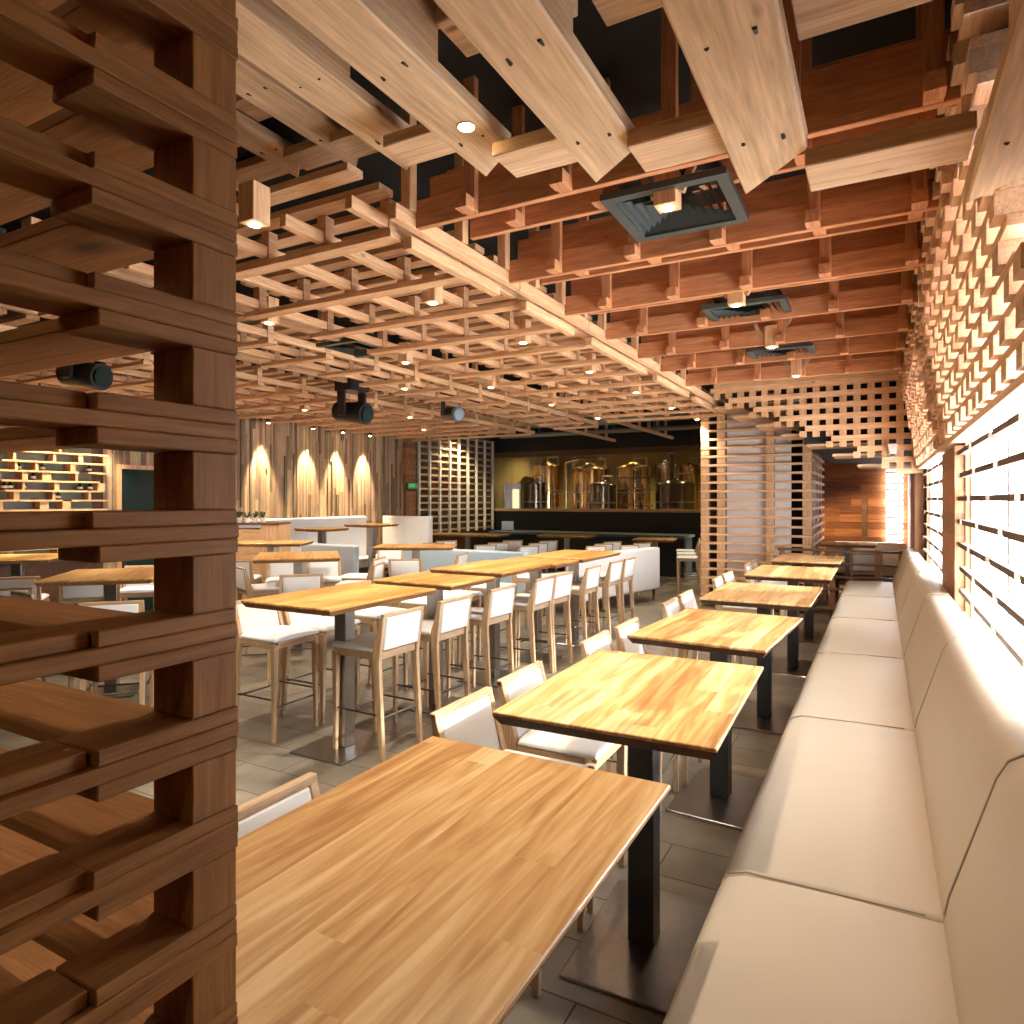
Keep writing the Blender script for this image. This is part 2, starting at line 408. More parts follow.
# ------------------------------------------------------------------ foreground timber screen
scr = thing('timber_screen', 'brown log-stacked timber screen with open gaps beside the big wooden table', 'screen', (-0.76, 0.5, 0))
so = (-0.76, 0.5, 0)
xs0, xs1 = -0.802, -0.723
T = 0.0184; PIT = 105.3 / 834.0
ztop0 = CAMZ - (89 - 500) / 834.0
k = 10
ks = range(-3, 17)
for k in ks:
    zt = ztop0 - k * PIT
    zb = zt - 3 * T
    g = 0.0006
    j = random.uniform
    MB().box(xs0, xs1 + j(-.002, .001), 0.41 + j(-.004, .004), 0.590 + j(-.002, .001), zt - T + g, zt).build('board', M['screenY'], scr, so, 0.0015)
    MB().box(xs0 - 0.004, xs1 - 0.011, -0.35, 0.4085 + j(-.003, .003), zt - T + g, zt).build('board', M['screenY'], scr, so, 0.0015)
    MB().box(xs0, xs1 + j(-.001, .001), -0.35, 0.590 + j(-.002, .001), zt - 2 * T + g, zt - T).build('board', M['screenY'], scr, so, 0.0015)
    MB().box(xs0, xs1 + j(-.002, .001), 0.41 + j(-.004, .004), 0.590 + j(-.002, .001), zb + g, zt - 2 * T).build('board', M['screenY'], scr, so, 0.0015)
    MB().box(-2.6, xs0 - 0.001, 0.452, 0.575, zt - 2 * T + g, zt - T - 0.001).build('cross_board', M['screenX'], scr, so, 0.0015)
    b = MB(); z1 = zb; z0 = zt - PIT
    b.box(xs0 + 0.0015, xs1 - 0.0015, 0.525, 0.5885, z0 + 0.0006, z1 - 0.0002)
    b.build('spacer_block', M['screenZ'], scr, so, 0.0015)
    MB().box(xs0 + 0.0015, xs1 - 0.0015, 0.05, 0.12, z0, z1 - T - g).build('spacer_block', M['screenZ'], scr, so, 0.0015)
    MB().box(-1.62, -1.54, 0.47, 0.55, z0 - T, z1).build('spacer_block', M['screenZ'], scr, so, 0.0015)

# ------------------------------------------------------------------ arched overhead planks
planks = [  # x_left, x_right, underside z above eye, y end left, y end right
    (-3.62, -3.42, 1.98, 3.02, 2.85),
    (-3.05, -2.85, 1.92, 2.92, 2.74),
    (-2.48, -2.28, 1.78, 2.78, 2.60),
    (-1.975, -1.775, 1.562, 2.57, 2.40),
    (-1.375, -1.175, 1.281, 2.30, 2.148),
    (-0.841, -0.642, 1.066, 2.13, 1.97),
    (-0.374, -0.174, 0.962, 2.225, 2.01),
    (0.215, 0.415, 0.85, 2.33, 2.10)]
desc = ['second overhead plank out from the brown timber screen, mostly hidden', 'overhead pine plank next to the timber screen, its end over the lattice',
        'narrow-looking overhead plank with knot cluster, beside the timber screen side', 'overhead pine plank between the knotty plank and the lamp plank',
        'overhead pine plank with a glowing round lamp set in it', 'overhead pine plank just past the lamp plank towards the windows',
        'wide overhead pine plank in the middle of the row, above the vents', 'overhead pine plank hugging the window lattice']
zs = []; PL = []; PO = []
for i, (xl, xr, Z, yl, yr) in enumerate(planks):
    z = CAMZ + Z; zs.append(z)
    p = thing('overhead_plank', desc[i], 'ceiling plank', ((xl + xr) / 2, 1.0, z), group='arched overhead planks')
    oo = ((xl + xr) / 2, 1.0, z); PL.append(p); PO.append(oo)
    MB().hexa([(xl, -2.2, z), (xr, -2.2, z), (xr, yr, z), (xl, yl, z)], [(xl, -2.2, z + .055), (xr, -2.2, z + .055), (xr, yr, z + .055), (xl, yl, z + .055)]).build('plank', M['plank'], p, oo, 0.006)
    # deeper stacked layers above, each one shorter
    MB().box(xl + 0.03, xl + 0.075, -2.2, yr - 0.30, z + 0.056, z + 0.22).build('edge_rail', M['plank'], p, oo, 0.004)
    MB().box(xr - 0.075, xr - 0.03, -2.2, yr - 0.42, z + 0.056, z + 0.26).build('edge_rail', M['plank'], p, oo, 0.004)
    for yy in (yr - 0.12, yr - 0.55, yr - 1.05, yr - 1.5):
        for xx in (xl + 0.05, xr - 0.05):
            MB().cyl((xx, yy + random.uniform(-.03, .03), z - 0.0012), (xx, yy, z + 0.004), 0.0055, n=8).build('screw_hole', M['screw'], p, oo)
for i in range(len(planks) - 1):
    a, b = planks[i], planks[i + 1]
    za, zb = zs[i] + 0.012, zs[i + 1] + 0.012
    yfar = [2.92, 2.80, 2.56, 2.34, 2.20, 2.07, 2.21][i]; Zs = (a[2] + b[2]) / 2 + CAMZ + 0.02
    for lay in range(4):
        x0, x1 = a[1] - 0.01, b[0] + 0.05
        if i == 6: x1 = 0.213
        yf = yfar - 0.34 * lay; dz = (0.12 + 0.13 * lay) if lay else 0
        zz = min(Zs + dz, 3.68)
        y0a = yf; za = zz
        c = MB().box(x0, x1, yf - 0.18, yf, zz, zz + 0.05)
        c.build('cross_plank', M['plankX'], PL[i + 1], PO[i + 1], 0.004)

# ------------------------------------------------------------------ lattice ceiling, window side (boards on edge)
XRG = -2.02
lc = thing('ceiling_lattice', 'reddish pine ceiling lattice of edge-on boards above the bench tables, holding the vents', 'ceiling lattice', (-0.8, 5.5, 3.1))
lo = (-0.8, 5.5, 3.1)
rows = [2.654, 3.12, 3.59, 4.0, 4.417, 4.83, 5.237, 5.66, 6.08, 6.45, 6.825, 7.33, 7.84]
hx = [-1.657, -1.185, -0.73, -0.283, 0.156]
for i, y in enumerate(rows):
    main = y in (2.654, 3.59, 4.417, 5.237, 6.08, 6.825, 7.84, 8.9)
    zl = CAMZ + (1.324 if main else 1.43)
    x0 = XRG - (0.02 if main else -0.05)
    MB().box(x0, 0.40, y, y + 0.035, zl, zl + 0.135).build('board', M['russetX'], lc, lo, 0.003)
    MB().box(XRG + 0.03, 0.40, y + 0.12, y + 0.155, zl + 0.16, zl + 0.30).build('upper_board', M['russetX'], lc, lo, 0.003)
    MB().box(XRG + 0.03, 0.40, y + 0.27, y + 0.305, zl + 0.24, zl + 0.40).build('upper_board', M['russetX'], lc, lo, 0.003)
    sh = 0 if i % 2 else 0.22
    for x in hx:
        xx = x + (sh if not main else 0)
        if xx > 0.3: continue
        hb = MB().box(xx - 0.03, xx + 0.03, y - 0.037, y - 0.001, zl + 0.001, zl + 0.62)
        h = hb.build('hanger', M['russetZ'], lc, lo, 0.002)
        MB().box(xx - 0.032, xx + 0.032, y - 0.11, y - 0.038, zl - 0.006, zl + 0.055).build('spacer_block', M['russetY'], h, (0, 0, 0), 0.002)
# fix sub-part origins: hanger meshes are stored relative to lo, so block meshes must be too
for h in [o for o in bpy.data.objects if o.name.startswith('spacer_block') and o.parent and o.parent.name.startswith('hanger')]:
    h.data.transform(Matrix.Translation(-Vector(lo)))

# main hall lattice strips
def strip(name, label, xa, xb, z, y0, y1, step, nr, up, n0=0):
    t = thing(name, label, 'ceiling lattice', ((xa + xb) / 2, (y0 + y1) / 2, z)); o = ((xa + xb) / 2, (y0 + y1) / 2, z)
    xsr = [xa + 0.06 + (xb - xa - 0.12) * k / (nr - 1) for k in range(nr)]
    y = y0; k = 0
    while y < y1:
        b = MB().box(xa - random.uniform(0, .12), xb - random.uniform(0, .03), y, y + 0.095, z, z + 0.035).build('board', M['pineX'], t, o, 0.002)
        for x in xsr: MB().box(x - 0.03, x + 0.03, y + 0.012, y + 0.075, z + 0.0355, z + 0.195).build('spacer_block', M['pineY'], b, o)
        y += step; k += 1
    for x in xsr:
        MB().box(x - 0.022, x + 0.022, y0 - 0.25, y1, z + 0.05, z + 0.11).build('rail', M['pineY'], t, o, 0.002)
    y = y0 - 0.3
    while y < y1:
        MB().box(xa + 0.02, xb - 0.02, y, y + 0.105, z + 0.20, z + 0.235).build('upper_board', M['pineX'], t, o)
        y += up
    return t
ZL = CAMZ + 1.30
strip('ceiling_lattice', 'wide pine ceiling lattice with lamps over the bar tables, beside the reddish board ceiling', -3.92, -2.10, ZL, 2.62, 10.8, 0.67, 5, 0.22)
strip('ceiling_lattice', 'narrow pine ceiling lattice strip between the two dark ceiling gaps', -5.2, -4.42, ZL, 1.9, 11.4, 0.67, 3, 0.24)
strip('ceiling_lattice', 'far pine ceiling lattice strip running along the vertical-strip wall', -9.0, -6.15, ZL, 0.6, 12.3, 0.67, 7, 0.24)
# double ridge rail between both ceilings
rt = thing('ridge_rail', 'double pine rail where the reddish board ceiling meets the wide lattice', 'ceiling rail', (-2.05, 8, ZL))
ro = (-2.05, 8, ZL)
y = 2.5
while y < 9.6:
    L_ = random.uniform(1.0, 1.9)
    MB().box(-2.03, -1.985, y, y + L_ - 0.01, ZL + 0.02, ZL + 0.095).build('upper_rail', M['pineY'], rt, ro, 0.003)
    MB().box(-2.10, -2.045, y + 0.2, y + L_ - 0.15, ZL - 0.045, ZL + 0.018).build('lower_rail', M['pineY'], rt, ro, 0.003)
    y += L_
for y in rows:
    MB().box(-2.03, -1.975, y - 0.06, y - 0.005, ZL + 0.096, ZL + 0.6).build('post', M['pineZ'], rt, ro, 0.002)
# hangers in the dark gaps
gapg = 'steel hanger strips in the ceiling gaps'
for gx, nmx in ((-4.2, 'gap beside the wide lattice'), (-5.6, 'gap beside the far lattice strip')):
    t = thing('hanger_frame', 'grey rail with drop hangers in the dark ceiling ' + nmx, 'ceiling hanger', (gx, 8, ZL + 0.2))
    o = (gx, 8, ZL + 0.2)
    MB().box(gx - 0.03, gx + 0.03, 2.2, 15.4, ZL + 0.10, ZL + 0.16).build('rail', M['pineY'], t, o)
    y = 2.4
    while y < 15:
        MB().box(gx - 0.025, gx + 0.025, y, y + 0.05, ZL + 0.16, 3.74).build('drop_hanger', M['pineZ'], t, o); y += 0.62
ct = thing('corrugated_ceiling_sheet', 'grey ribbed sheet in the dark ceiling gap above the black projector lamp', 'ceiling sheet', (-5.7, 8, 3.5))
cm = MB(); y = 2.0
while y < 15: cm.box(-6.3, -5.15, y, y + 0.06, 3.46, 3.52); y += 0.14
cm.build('rib', M['corr'], ct, (-5.7, 8, 3.5))

# ------------------------------------------------------------------ square-hole lattice panel and slatted tower
hp = thing('hole_lattice_panel', 'hanging pine panel with rows of square holes and a stepped lower edge', 'lattice panel', (-0.7, 9.2, 2.0))
ho = (-0.7, 9.2, 2.0)
YP = 9.2
starts = [-2.00, -1.76, -1.45, -1.13, -0.83, -0.53, -0.245, 0.02]
ZP = 3.19
pit = 0.139
for r, xs in enumerate(starts + [0.16]):
    zt = ZP - r * pit
    hb_ = MB().box(xs, 0.44, YP, YP + 0.09, zt - 0.066, zt).build('board', M['pineX'], hp, ho, 0.002)
    if r < 8:
        x = 0.40
        while x > xs:
            MB().box(x - 0.078, x, YP + 0.012, YP + 0.085, zt - pit, zt - 0.066).build('spacer_block', M['pineZ'], hb_, ho); x -= 0.152
MB().box(-1.95, 0.44, YP - 0.01, YP + 0.1, ZP + 0.001, ZP + 0.08).build('top_rail', M['pineX'], hp, ho)
MB().bar((-2.0, YP + 0.16, ZP - 0.02), (-0.72, YP + 0.16, ZP - 0.66), 0.05, 0.09).build('diagonal_rail', M['walnut'], hp, ho)
for r in range(7):
    MB().box(starts[r] - 0.0, starts[r] + 0.75, YP + 0.25, YP + 0.9, ZP - (r + 1) * pit - 0.10, ZP - (r + 1) * pit - 0.07).build('step_board', M['pineX'], hp, ho)

tw = thing('slatted_tower', 'floor-to-ceiling tower of horizontal pine slats around a white board', 'slatted partition', (-1.7, 11.0, 0))
to = (-1.7, 11.0, 0)
TX0, TX1, TY = -2.52, -0.89, 10.9
z = 0.04; tp = 0.137
while z < 3.3:
    ts_ = MB().box(TX0, TX1, TY, TY + 0.11, z, z + 0.034).build('slat', M['pineX'], tw, to, 0.002)
    ss_ = MB().box(TX1 - 0.10, TX1, TY + 0.112, TY + 2.6, z, z + 0.042).build('side_slat', M['pineY'], tw, to)
    for x in (TX0, TX0 + 0.25, TX0 + 0.98, TX1 - 0.13):
        MB().box(x + 0.005, x + 0.125, TY + 0.006, TY + 0.1, z + 0.042, z + tp).build('spacer_block', M['pineZ'], ts_, to)
    for y in (0.6, 1.3, 2.0):
        MB().box(TX1 - 0.095, TX1 - 0.005, TY + y, TY + y + 0.1, z + 0.042, z + tp).build('spacer_block', M['pineZ'], ss_, to)
    z += tp
MB().box(TX0 + 0.38, TX1 - 0.30, TY + 0.14, TY + 0.2, 0.0, 3.2).build('white_board', M['whitepanel'], tw, to)
MB().box(TX0 + 0.02, TX0 + 0.06, TY + 0.4, TY + 2.6, 0.0, 3.3).build('back_panel', M['walnut'], tw, to)
MB().box(TX0 + 0.06, TX1 - 0.11, TY + 2.5, TY + 2.6, 0.0, 3.3).build('back_panel', M['darkwall'], tw, to)

# ------------------------------------------------------------------ window lattice
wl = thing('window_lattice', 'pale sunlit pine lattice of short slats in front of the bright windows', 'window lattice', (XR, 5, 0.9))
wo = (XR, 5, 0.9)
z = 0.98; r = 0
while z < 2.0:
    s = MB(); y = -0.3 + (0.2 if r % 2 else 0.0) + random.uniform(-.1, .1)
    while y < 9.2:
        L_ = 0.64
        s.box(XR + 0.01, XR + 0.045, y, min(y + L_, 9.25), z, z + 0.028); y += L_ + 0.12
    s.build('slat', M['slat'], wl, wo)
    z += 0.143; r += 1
# pier in redwood blocks between both windows
pr = MB(); z = 0.9
while z < 2.03:
    pr.box(XR - 0.005, 0.468, 5.06 + random.uniform(0, .03), 6.08, z, z + 0.1425); z += 0.143
pr.build('pier_block', M['redwood'], wl, wo)
zr = 2.06; r = 0; rest = MB()
while zr < 3.16:
    prot = 0.004 + 0.017 * r
    ylo = 2.38 if zr > 2.38 else -0.4
    MB().box(XR - 0.03 - prot, 0.468, ylo, 9.25, zr, zr + 0.035).build('rail', M['sunlit_slat'], wl, wo, 0.002)
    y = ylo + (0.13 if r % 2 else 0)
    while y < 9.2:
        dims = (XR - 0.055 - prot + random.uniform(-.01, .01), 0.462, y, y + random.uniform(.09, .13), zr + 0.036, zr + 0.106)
        if 2.6 < y < 5.1: MB().box(*dims).build('spacer_block', M['sunlit_slat'], wl, wo, 0.002)
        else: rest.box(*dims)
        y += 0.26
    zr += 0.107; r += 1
rest.build('spacer_block', M['sunlit_slat'], wl, wo)['kind'] = 'stuff'
# end pilaster after the lattice, near the square-hole panel
struct('trim_4', MB().box(0.36, 0.46, 9.26, 10.5, 0, 3.1), M['redwood'])

# ------------------------------------------------------------------ banquette modules
def banq(i, y0):
    L_ = 1.57
    b = thing('banquette_bench', ['cream leather banquette module beside the big front table, first along the windows',
        'cream leather banquette module beside the second wooden table', 'cream leather banquette module beside the third wooden table',
        'cream leather banquette module beside the fourth wooden table', 'cream leather banquette module beside the fifth wooden table',
        'cream leather banquette module at the end, against the dark railing'][i], 'bench', (0, y0 + L_ / 2, 0), group='banquette modules along the windows')
    h = L_ / 2 - 0.0005
    sp = [(-0.385, 0.46), (-0.40, 0.50), (-0.405, 0.59), (-0.385, 0.632), (-0.33, 0.65), (-0.1, 0.658), (0.20, 0.655), (0.20, 0.46)]
    st = MB().prism(sp, -h, h, 'Y').build('seat_cushion', M['cream'], b, (0, 0, 0), 0.022, 3)
    MB().tube([(-0.385, -h, 0.635), (-0.33, -h, 0.652), (0.1, -h, 0.658)], 0.003).build('piping', M['piping'], st)
    bp = [(0.19, 0.40), (0.135, 0.64), (0.15, 0.72), (0.245, 1.03), (0.268, 1.075), (0.30, 1.095), (0.37, 1.10), (0.40, 1.085), (0.405, 1.0), (0.405, 0.40)]
    bk = MB().prism(bp, -h, h, 'Y').build('backrest', M['cream'], b, (0, 0, 0), 0.014, 3)
    MB().tube([(0.14, -h - 0.002, 0.67), (0.15, -h - 0.002, 0.72), (0.246, -h - 0.002, 1.03), (0.27, -h - 0.002, 1.078), (0.30, -h - 0.002, 1.098), (0.39, -h - 0.002, 1.10)], 0.0035).build('piping', M['piping'], bk)
    MB().box(-0.30, 0.405, -h, h, 0.0, 0.4).build('plinth', M['walnut'], b)
    MB().box(-0.345, 0.18, -h, h, 0.402, 0.459).build('seat_frame', M['walnut'], b)
for i in range(6): banq(i, 0.41 + 1.57 * i)

# ------------------------------------------------------------------ tables
M['edge2'] = wood('brown_edge', (0.20, 0.085, 0.03), (0.32, 0.15, 0.06), 'Y', 0.5, 0.2)
def table(label, x, y, w, l, zt, rz=0, group=None, steel=False, plate=(0.42, 0.68), cat='table', edge='edge', name='pedestal_table'):
    t = thing(name, label, cat, (x, y, 0), rz, group)
    MB().box(-w/2, w/2, -l/2, l/2, zt - 0.014, zt).build('tabletop', M['bartop' if steel else 'top'], t, (0, 0, 0), 0.003)
    MB().hexa([(-w/2+.022, -l/2+.022, zt-.045), (w/2-.022, -l/2+.022, zt-.045), (w/2-.022, l/2-.022, zt-.045), (-w/2+.022, l/2-.022, zt-.045)],
              [(-w/2+.001, -l/2+.001, zt-.0142), (w/2-.001, -l/2+.001, zt-.0142), (w/2-.001, l/2-.001, zt-.0142), (-w/2+.001, l/2-.001, zt-.0142)]).build('edge_band', M[edge], t)
    m = M['steel'] if steel else M['darksteel']
    MB().box(-0.16, 0.16, -0.2, 0.2, zt - 0.056, zt - 0.046).build('mounting_plate', M['darksteel'], t)
    MB().box(-0.05, 0.05, -0.05, 0.05, 0.0125, zt - 0.057).build('post', m, t, (0, 0, 0), 0.004)
    MB().box(-plate[0]/2, plate[0]/2, -plate[1]/2, plate[1]/2, 0.0, 0.012).build('base_plate', M['steel'], t, (0, 0, 0), 0.003)
    return t
bt = [(1.15, 1.075), (2.525, 1.08), (3.955, 1.06), (5.55, 1.10), (7.33, 1.15), (9.05, 1.1)]
bl_ = ['big golden wooden table with steel base in front, cut off by the picture edge', 'pale wooden table second along the banquette, steel plate showing on tiles', 'brown-grained wooden table third along the banquette',
       'wooden table fourth along the banquette with dark front edge', 'palest wooden table fifth along the banquette', 'browner wooden table sixth along the banquette, beside the slatted tower']
for (yc, l), lb, (xc_, w_, rz_) in zip(bt, bl_, ((-.832, .735, 0), (-.80, .745, .025), (-.80, .71, -.06), (-.79, .755, 0), (-.77, .76, 0), (-.77, .75, 0))):
    table(lb, xc_, yc, w_, l, 0.98, rz_, 'tables along the banquette')
bars = [('A', 2.98, 4.07), ('B', 4.27, 4.93), ('C', 5.05, 6.07), ('D', 6.17, 6.75), ('E', 6.87, 8.1)]
for (nm, a, b), od in zip(bars, ('long golden bar table with steel post, first of the bar-table row', 'short square bar table, second of the bar-table row', 'long brown bar table, third of the bar-table row',
                                 'short bar table, fourth of the bar-table row', 'long bar table at the far end of the bar-table row')):
    table(od, -3.245, (a + b) / 2, 0.77, b - a, 1.05 + (0.02 if nm in 'C' else 0), 0, 'bar tables in a row', True, (0.46, 0.56 if b - a > 0.8 else 0.46), 'bar table', 'edge2')

# ------------------------------------------------------------------ stools (facing +Y)
def make_stool(hs, hb, label, group, name='bar_stool', cat='stool'):
    t = thing(name, label, cat, (0, 0, 0), 0, group)
    w = 0.21; f = 0.205; ap = hs - 0.055
    # legs
    for sx in (-1, 1):
        MB().hexa([(sx*(w-.012)-.013, f-.038, 0), (sx*(w-.012)+.013, f-.038, 0), (sx*(w-.012)+.013, f-.012, 0), (sx*(w-.012)-.013, f-.012, 0)],
                  [(sx*(w-.02)-.02, f-.045, ap), (sx*(w-.02)+.02, f-.045, ap), (sx*(w-.02)+.02, f-.002, ap), (sx*(w-.02)-.02, f-.002, ap)]).build('leg', M['oakZ'], t, (0,0,0), 0.003)
        # rear leg runs up into the back post: side outline in Y/Z
        x0, x1 = sx*(w-.032), sx*w
        x0, x1 = min(x0, x1), max(x0, x1)
        MB().prism([(-f-.045, 0), (-f-.015, 0), (-f+.045, hs-.07), (-f+.04, hs), (-f-.03, hb), (-f-.052, hb), (-f-.02, hs-.02), (-f-.012, hs-.1)], x0, x1, 'X').build('leg', M['oakZ'], t, (0,0,0), 0.003)
    MB().box(-w+.033, w-.033, f-.03, f-.006, ap-.025, ap+.022).build('apron', M['oakX'], t)
    MB().box(-w+.033, w-.033, -f+.002, -f+.026, ap-.025, ap+.022).build('apron', M['oakX'], t)
    for sx in (-1, 1):
        xa = sorted((sx*(w-.002), sx*(w-.026)))
        MB().box(xa[0], xa[1], -f+.046, f-.046, ap-.025, ap+.022).build('apron', M['oakY'], t)
    MB().prism([(-w+.001, ap+.0225), (w-.001, ap+.0225), (w-.001, hs-.012), (w-.03, hs), (0, hs+.008), (-w+.03, hs), (-w+.001, hs-.012)], -f+.05, f+.004, 'Y').build('seat_cushion', M['white'], t, (0,0,0), 0.012, 3)
    # padded back between the posts, slightly wrapped over them
    zb0 = hs - 0.02
    bk = MB().hexa([(-w+.034, -f-.026, zb0), (w-.034, -f-.026, zb0), (w-.034, -f+.036, zb0), (-w+.034, -f+.036, zb0)],
              [(-w+.034, -f-.056, hb-.022), (w-.034, -f-.056, hb-.022), (w-.034, -f-.022, hb-.022), (-w+.034, -f-.022, hb-.022)])
    bk.build('backrest', M['white'], t, (0,0,0), 0.008, 2)
    MB().hexa([(-w, -f-.053, hb-.021), (w, -f-.053, hb-.021), (w, -f-.024, hb-.021), (-w, -f-.024, hb-.021)],
              [(-w, -f-.056, hb+.004), (w, -f-.056, hb+.004), (w, -f-.028, hb+.004), (-w, -f-.028, hb+.004)]).build('top_rail', M['oakX'], t, (0,0,0), 0.003)
    zr = hs * 0.33
    MB().cyl((-w+.02, f-.026, zr), (w-.02, f-.026, zr), 0.008).build('footrest', M['rod'], t)
    MB().cyl((-w+.02, -f-.008, zr+.03), (w-.02, -f-.008, zr+.03), 0.008).build('footrest', M['rod'], t)
    for sx in (-1, 1):
        MB().cyl((sx*(w-.018), -f, zr+.05), (sx*(w-.018), f-.03, zr+.05), 0.007).build('footrest', M['rod'], t)
    return t
bs = make_stool(0.735, 0.955, 'x', None)
cs = make_stool(0.665, 0.90, 'x', None, 'counter_stool')
used = set()
def put(proto, x, y, rz, label, group):
    if proto.name not in used:
        used.add(proto.name); proto.location = (x, y, 0); proto.rotation_euler = (0, 0, rz); proto['label'] = label; proto['group'] = group
        return proto
    return dup(proto, (x, y, 0), rz, label, group)
R90 = PI / 2
for i, y in enumerate((3.63, 4.27, 4.99, 5.80, 6.25, 7.05, 7.80, 8.30)):
    put(bs, -3.06, y, R90 + random.uniform(-.04, .04), 'white-backed oak bar stool, %s from camera on window side of bar tables' % ordinal(i), 'stools on the window side of the bar tables')
for i, y in enumerate((3.53, 3.99, 4.62, 5.38, 5.88, 6.66, 7.75)):
    put(bs, -3.90, y, -R90 + random.uniform(-.04, .04), 'white-padded oak bar stool, %s from camera on inner side of bar tables' % ordinal(i), 'stools on the inner side of the bar tables')
tn = ['big front table', 'second banquette table', 'third banquette table', 'fourth banquette table', 'fifth banquette table', 'sixth banquette table']
for i, (yc, l) in enumerate(bt):
    for j, dy in enumerate((-0.26, 0.26)):
        if i == 0: dy = (-0.34, 0.09)[j]
        put(cs, -1.20 - random.uniform(0, .03), yc + dy, -R90 + (random.uniform(-.03, .03) if i else 0), 'white oak counter stool at the %s, %s of its pair' % (tn[i], ('nearer' if j == 0 else 'farther')), 'stools at the banquette tables')

# camera-facing tables and stools in the inner part of the hall
inner = [  # px centre, depth, width, length, top z, label
    (112, 5.95, 0.85, 1.0, 1.05, 'brown bar table seen through the timber screen gap'),
    (298, 7.85, 0.92, 1.05, 1.06, 'brown bar table just past the timber screen, facing the camera'),
    (416, 9.6, 1.12, 0.66, 1.05, 'dark-edged brown table in front of the daylight-tinted booth back'),
    (272, 9.0, 0.95, 0.6, 1.14, 'brown table beside the wooden service cabinet'),
    (18, 7.6, 0.9, 0.9, 1.06, 'wooden bar table at the picture edge seen through the screen'),
    (322, 11.05, 0.62, 0.62, 1.24, 'slim table in front of the tall white booth, closer to the service cabinet'),
    (372, 12.3, 0.62, 0.8, 1.26, 'slim table in front of the tall white booth, closer to its cream return')]
for px, dd, w, l, zt, lb in inner:
    x, y = P(px, dd)
    table(lb, x, y, w, l, zt, (math.radians(45) if px < 310 and px != 272 else 0 if px in (322, 372) else YAW), 'tables in the inner hall', True, (0.42, 0.42), 'bar table', 'edge2')
istools = [  # px, depth, rz relative to camera axis, label
    (302, 6.95, 0, 'white-backed stool turned away, before the brown table past the screen'),
    (262, 7.6, -1.2, 'white-backed stool at the side of the brown table past the screen'),
    (250, 6.3, -R90, 'white stool seen side-on just beside the timber screen edge'),
    (284, 8.3, PI, 'white stool facing the camera behind the brown table past the screen'),
    (324, 8.35, PI, 'second white stool facing the camera behind the brown table past the screen'),
    (358, 7.9, 1.5, 'white stool seen side-on between two tables near the shade-greyed booth'),
    (361, 8.7, 1.4, 'white stool seen side-on closest to the shade-greyed booth back'),
    (408, 8.7, 0, 'white-backed stool turned away, before the dark-edged brown table'),
    (388, 10.6, PI, 'white stool facing the camera behind the dark-edged brown table'),
    (446, 9.4, 1.3, 'white stool side-on before the daylight-tinted booth back'),
    (119, 5.15, 0.05, 'white-backed stool turned away, before the table seen through the screen'),
    (57, 5.6, -0.9, 'white stool angled beside the table seen through the screen'),
    (88, 7.0, 0.1, 'white-backed stool beyond the table seen through the screen'),
    (140, 7.4, PI, 'white stool facing the camera beyond the table seen through the screen'),
    (12, 5.9, 0.1, 'white-backed stool at the picture edge seen through the screen'),
    (20, 6.7, 0.15, 'second white-backed stool at the picture edge seen through the screen'),
    (241, 8.5, -0.2, 'white-backed stool before the wooden service cabinet')]
for px, dd, rz, lb in istools:
    x, y = P(px, dd)
    put(bs, x, y, (math.radians(45) if px < 330 else YAW) + rz, lb, 'stools in the inner hall')

# far tables before the brewery counter
far = [(468, 14.4, 1.7, 0.7, 0.98, 'far brown table before the grid screen'), (567, 13.9, 1.1, 0.7, 0.98, 'far brown table before the brewery counter, middle of the row'),
       (655, 13.6, .8, 0.8, 0.92, 'far brown table next to the slatted tower')]
for px, dd, w, l, zt, lb in far:
    x, y = P(px, dd)
    table(lb, x, y, w, l, zt, 0.15, 'far tables before the brewery counter', True, (0.42, 0.42), 'table', 'edge2')
for i, (px, dd, rz) in enumerate(((418, 12.1, .4), (430, 12.75, .4), (443, 13.4, .4), (481, 12.2, .4), (494, 12.85, .4), (508, 13.5, .4), (522, 12.0, .5), (532, 12.7, .5), (542, 13.35, .5), (588, 11.9, .5), (596, 12.5, .5), (605, 13.1, .5), (621, 12.1, .5), (634, 12.75, .5))):
    x, y = P(px, dd)
    put(cs, x, y, YAW + rz, 'small far white-backed chair before the brewery counter, %s counting away from the tower' % (ordinal(13 - i) if 13 - i < 12 else ('thirteenth' if 13 - i == 12 else 'fourteenth')), 'far chairs before the brewery counter')
for i, (px, dd) in enumerate(((689, 12.4), (688, 13.2), (687, 14.0))):
    x, y = P(px, dd)
    put(cs, x, y, R90 + 0.2, 'brown-legged chair side-on next to the slatted tower, %s in depth' % ordinal(i), 'chairs next to the slatted tower')

# ------------------------------------------------------------------ booths
def booth(label, pts, z0, z1, th, mat, seat_dir, group=None, legs=True):
    """upholstered back running between two floor points, seat on one side"""
    a, b = Vector((*pts[0], 0)), Vector((*pts[1], 0))
    d = (b - a); L_ = d.length; ang = math.atan2(d.y, d.x)
    t = thing('booth_bench', label, 'booth', a, ang, group)
    MB().box(0, L_, -th / 2, th / 2, z0, z1).build('backrest', mat, t, (0,0,0), 0.035, 3)
    s = seat_dir
    y0, y1 = sorted((s * (th / 2 + 0.002), s * (th / 2 + 0.5)))
    MB().box(0.01, L_ - 0.01, y0, y1, 0.42, 0.58).build('seat_cushion', mat, t, (0,0,0), 0.03, 3)
    MB().box(0.03, L_ - 0.03, y0 + 0.02, y1 - 0.02, 0.28, 0.418).build('seat_frame', M['walnut'], t)
    for x in (0.08, L_ - 0.08):
        MB().cyl((x, 0, 0), (x, 0, z0), 0.015, 0.028).build('leg', M['walnut'], t)
        MB().cyl((x, s * (th / 2 + 0.4), 0), (x, s * (th / 2 + 0.4), 0.279), 0.015, 0.028).build('leg', M['walnut'], t)
    return t
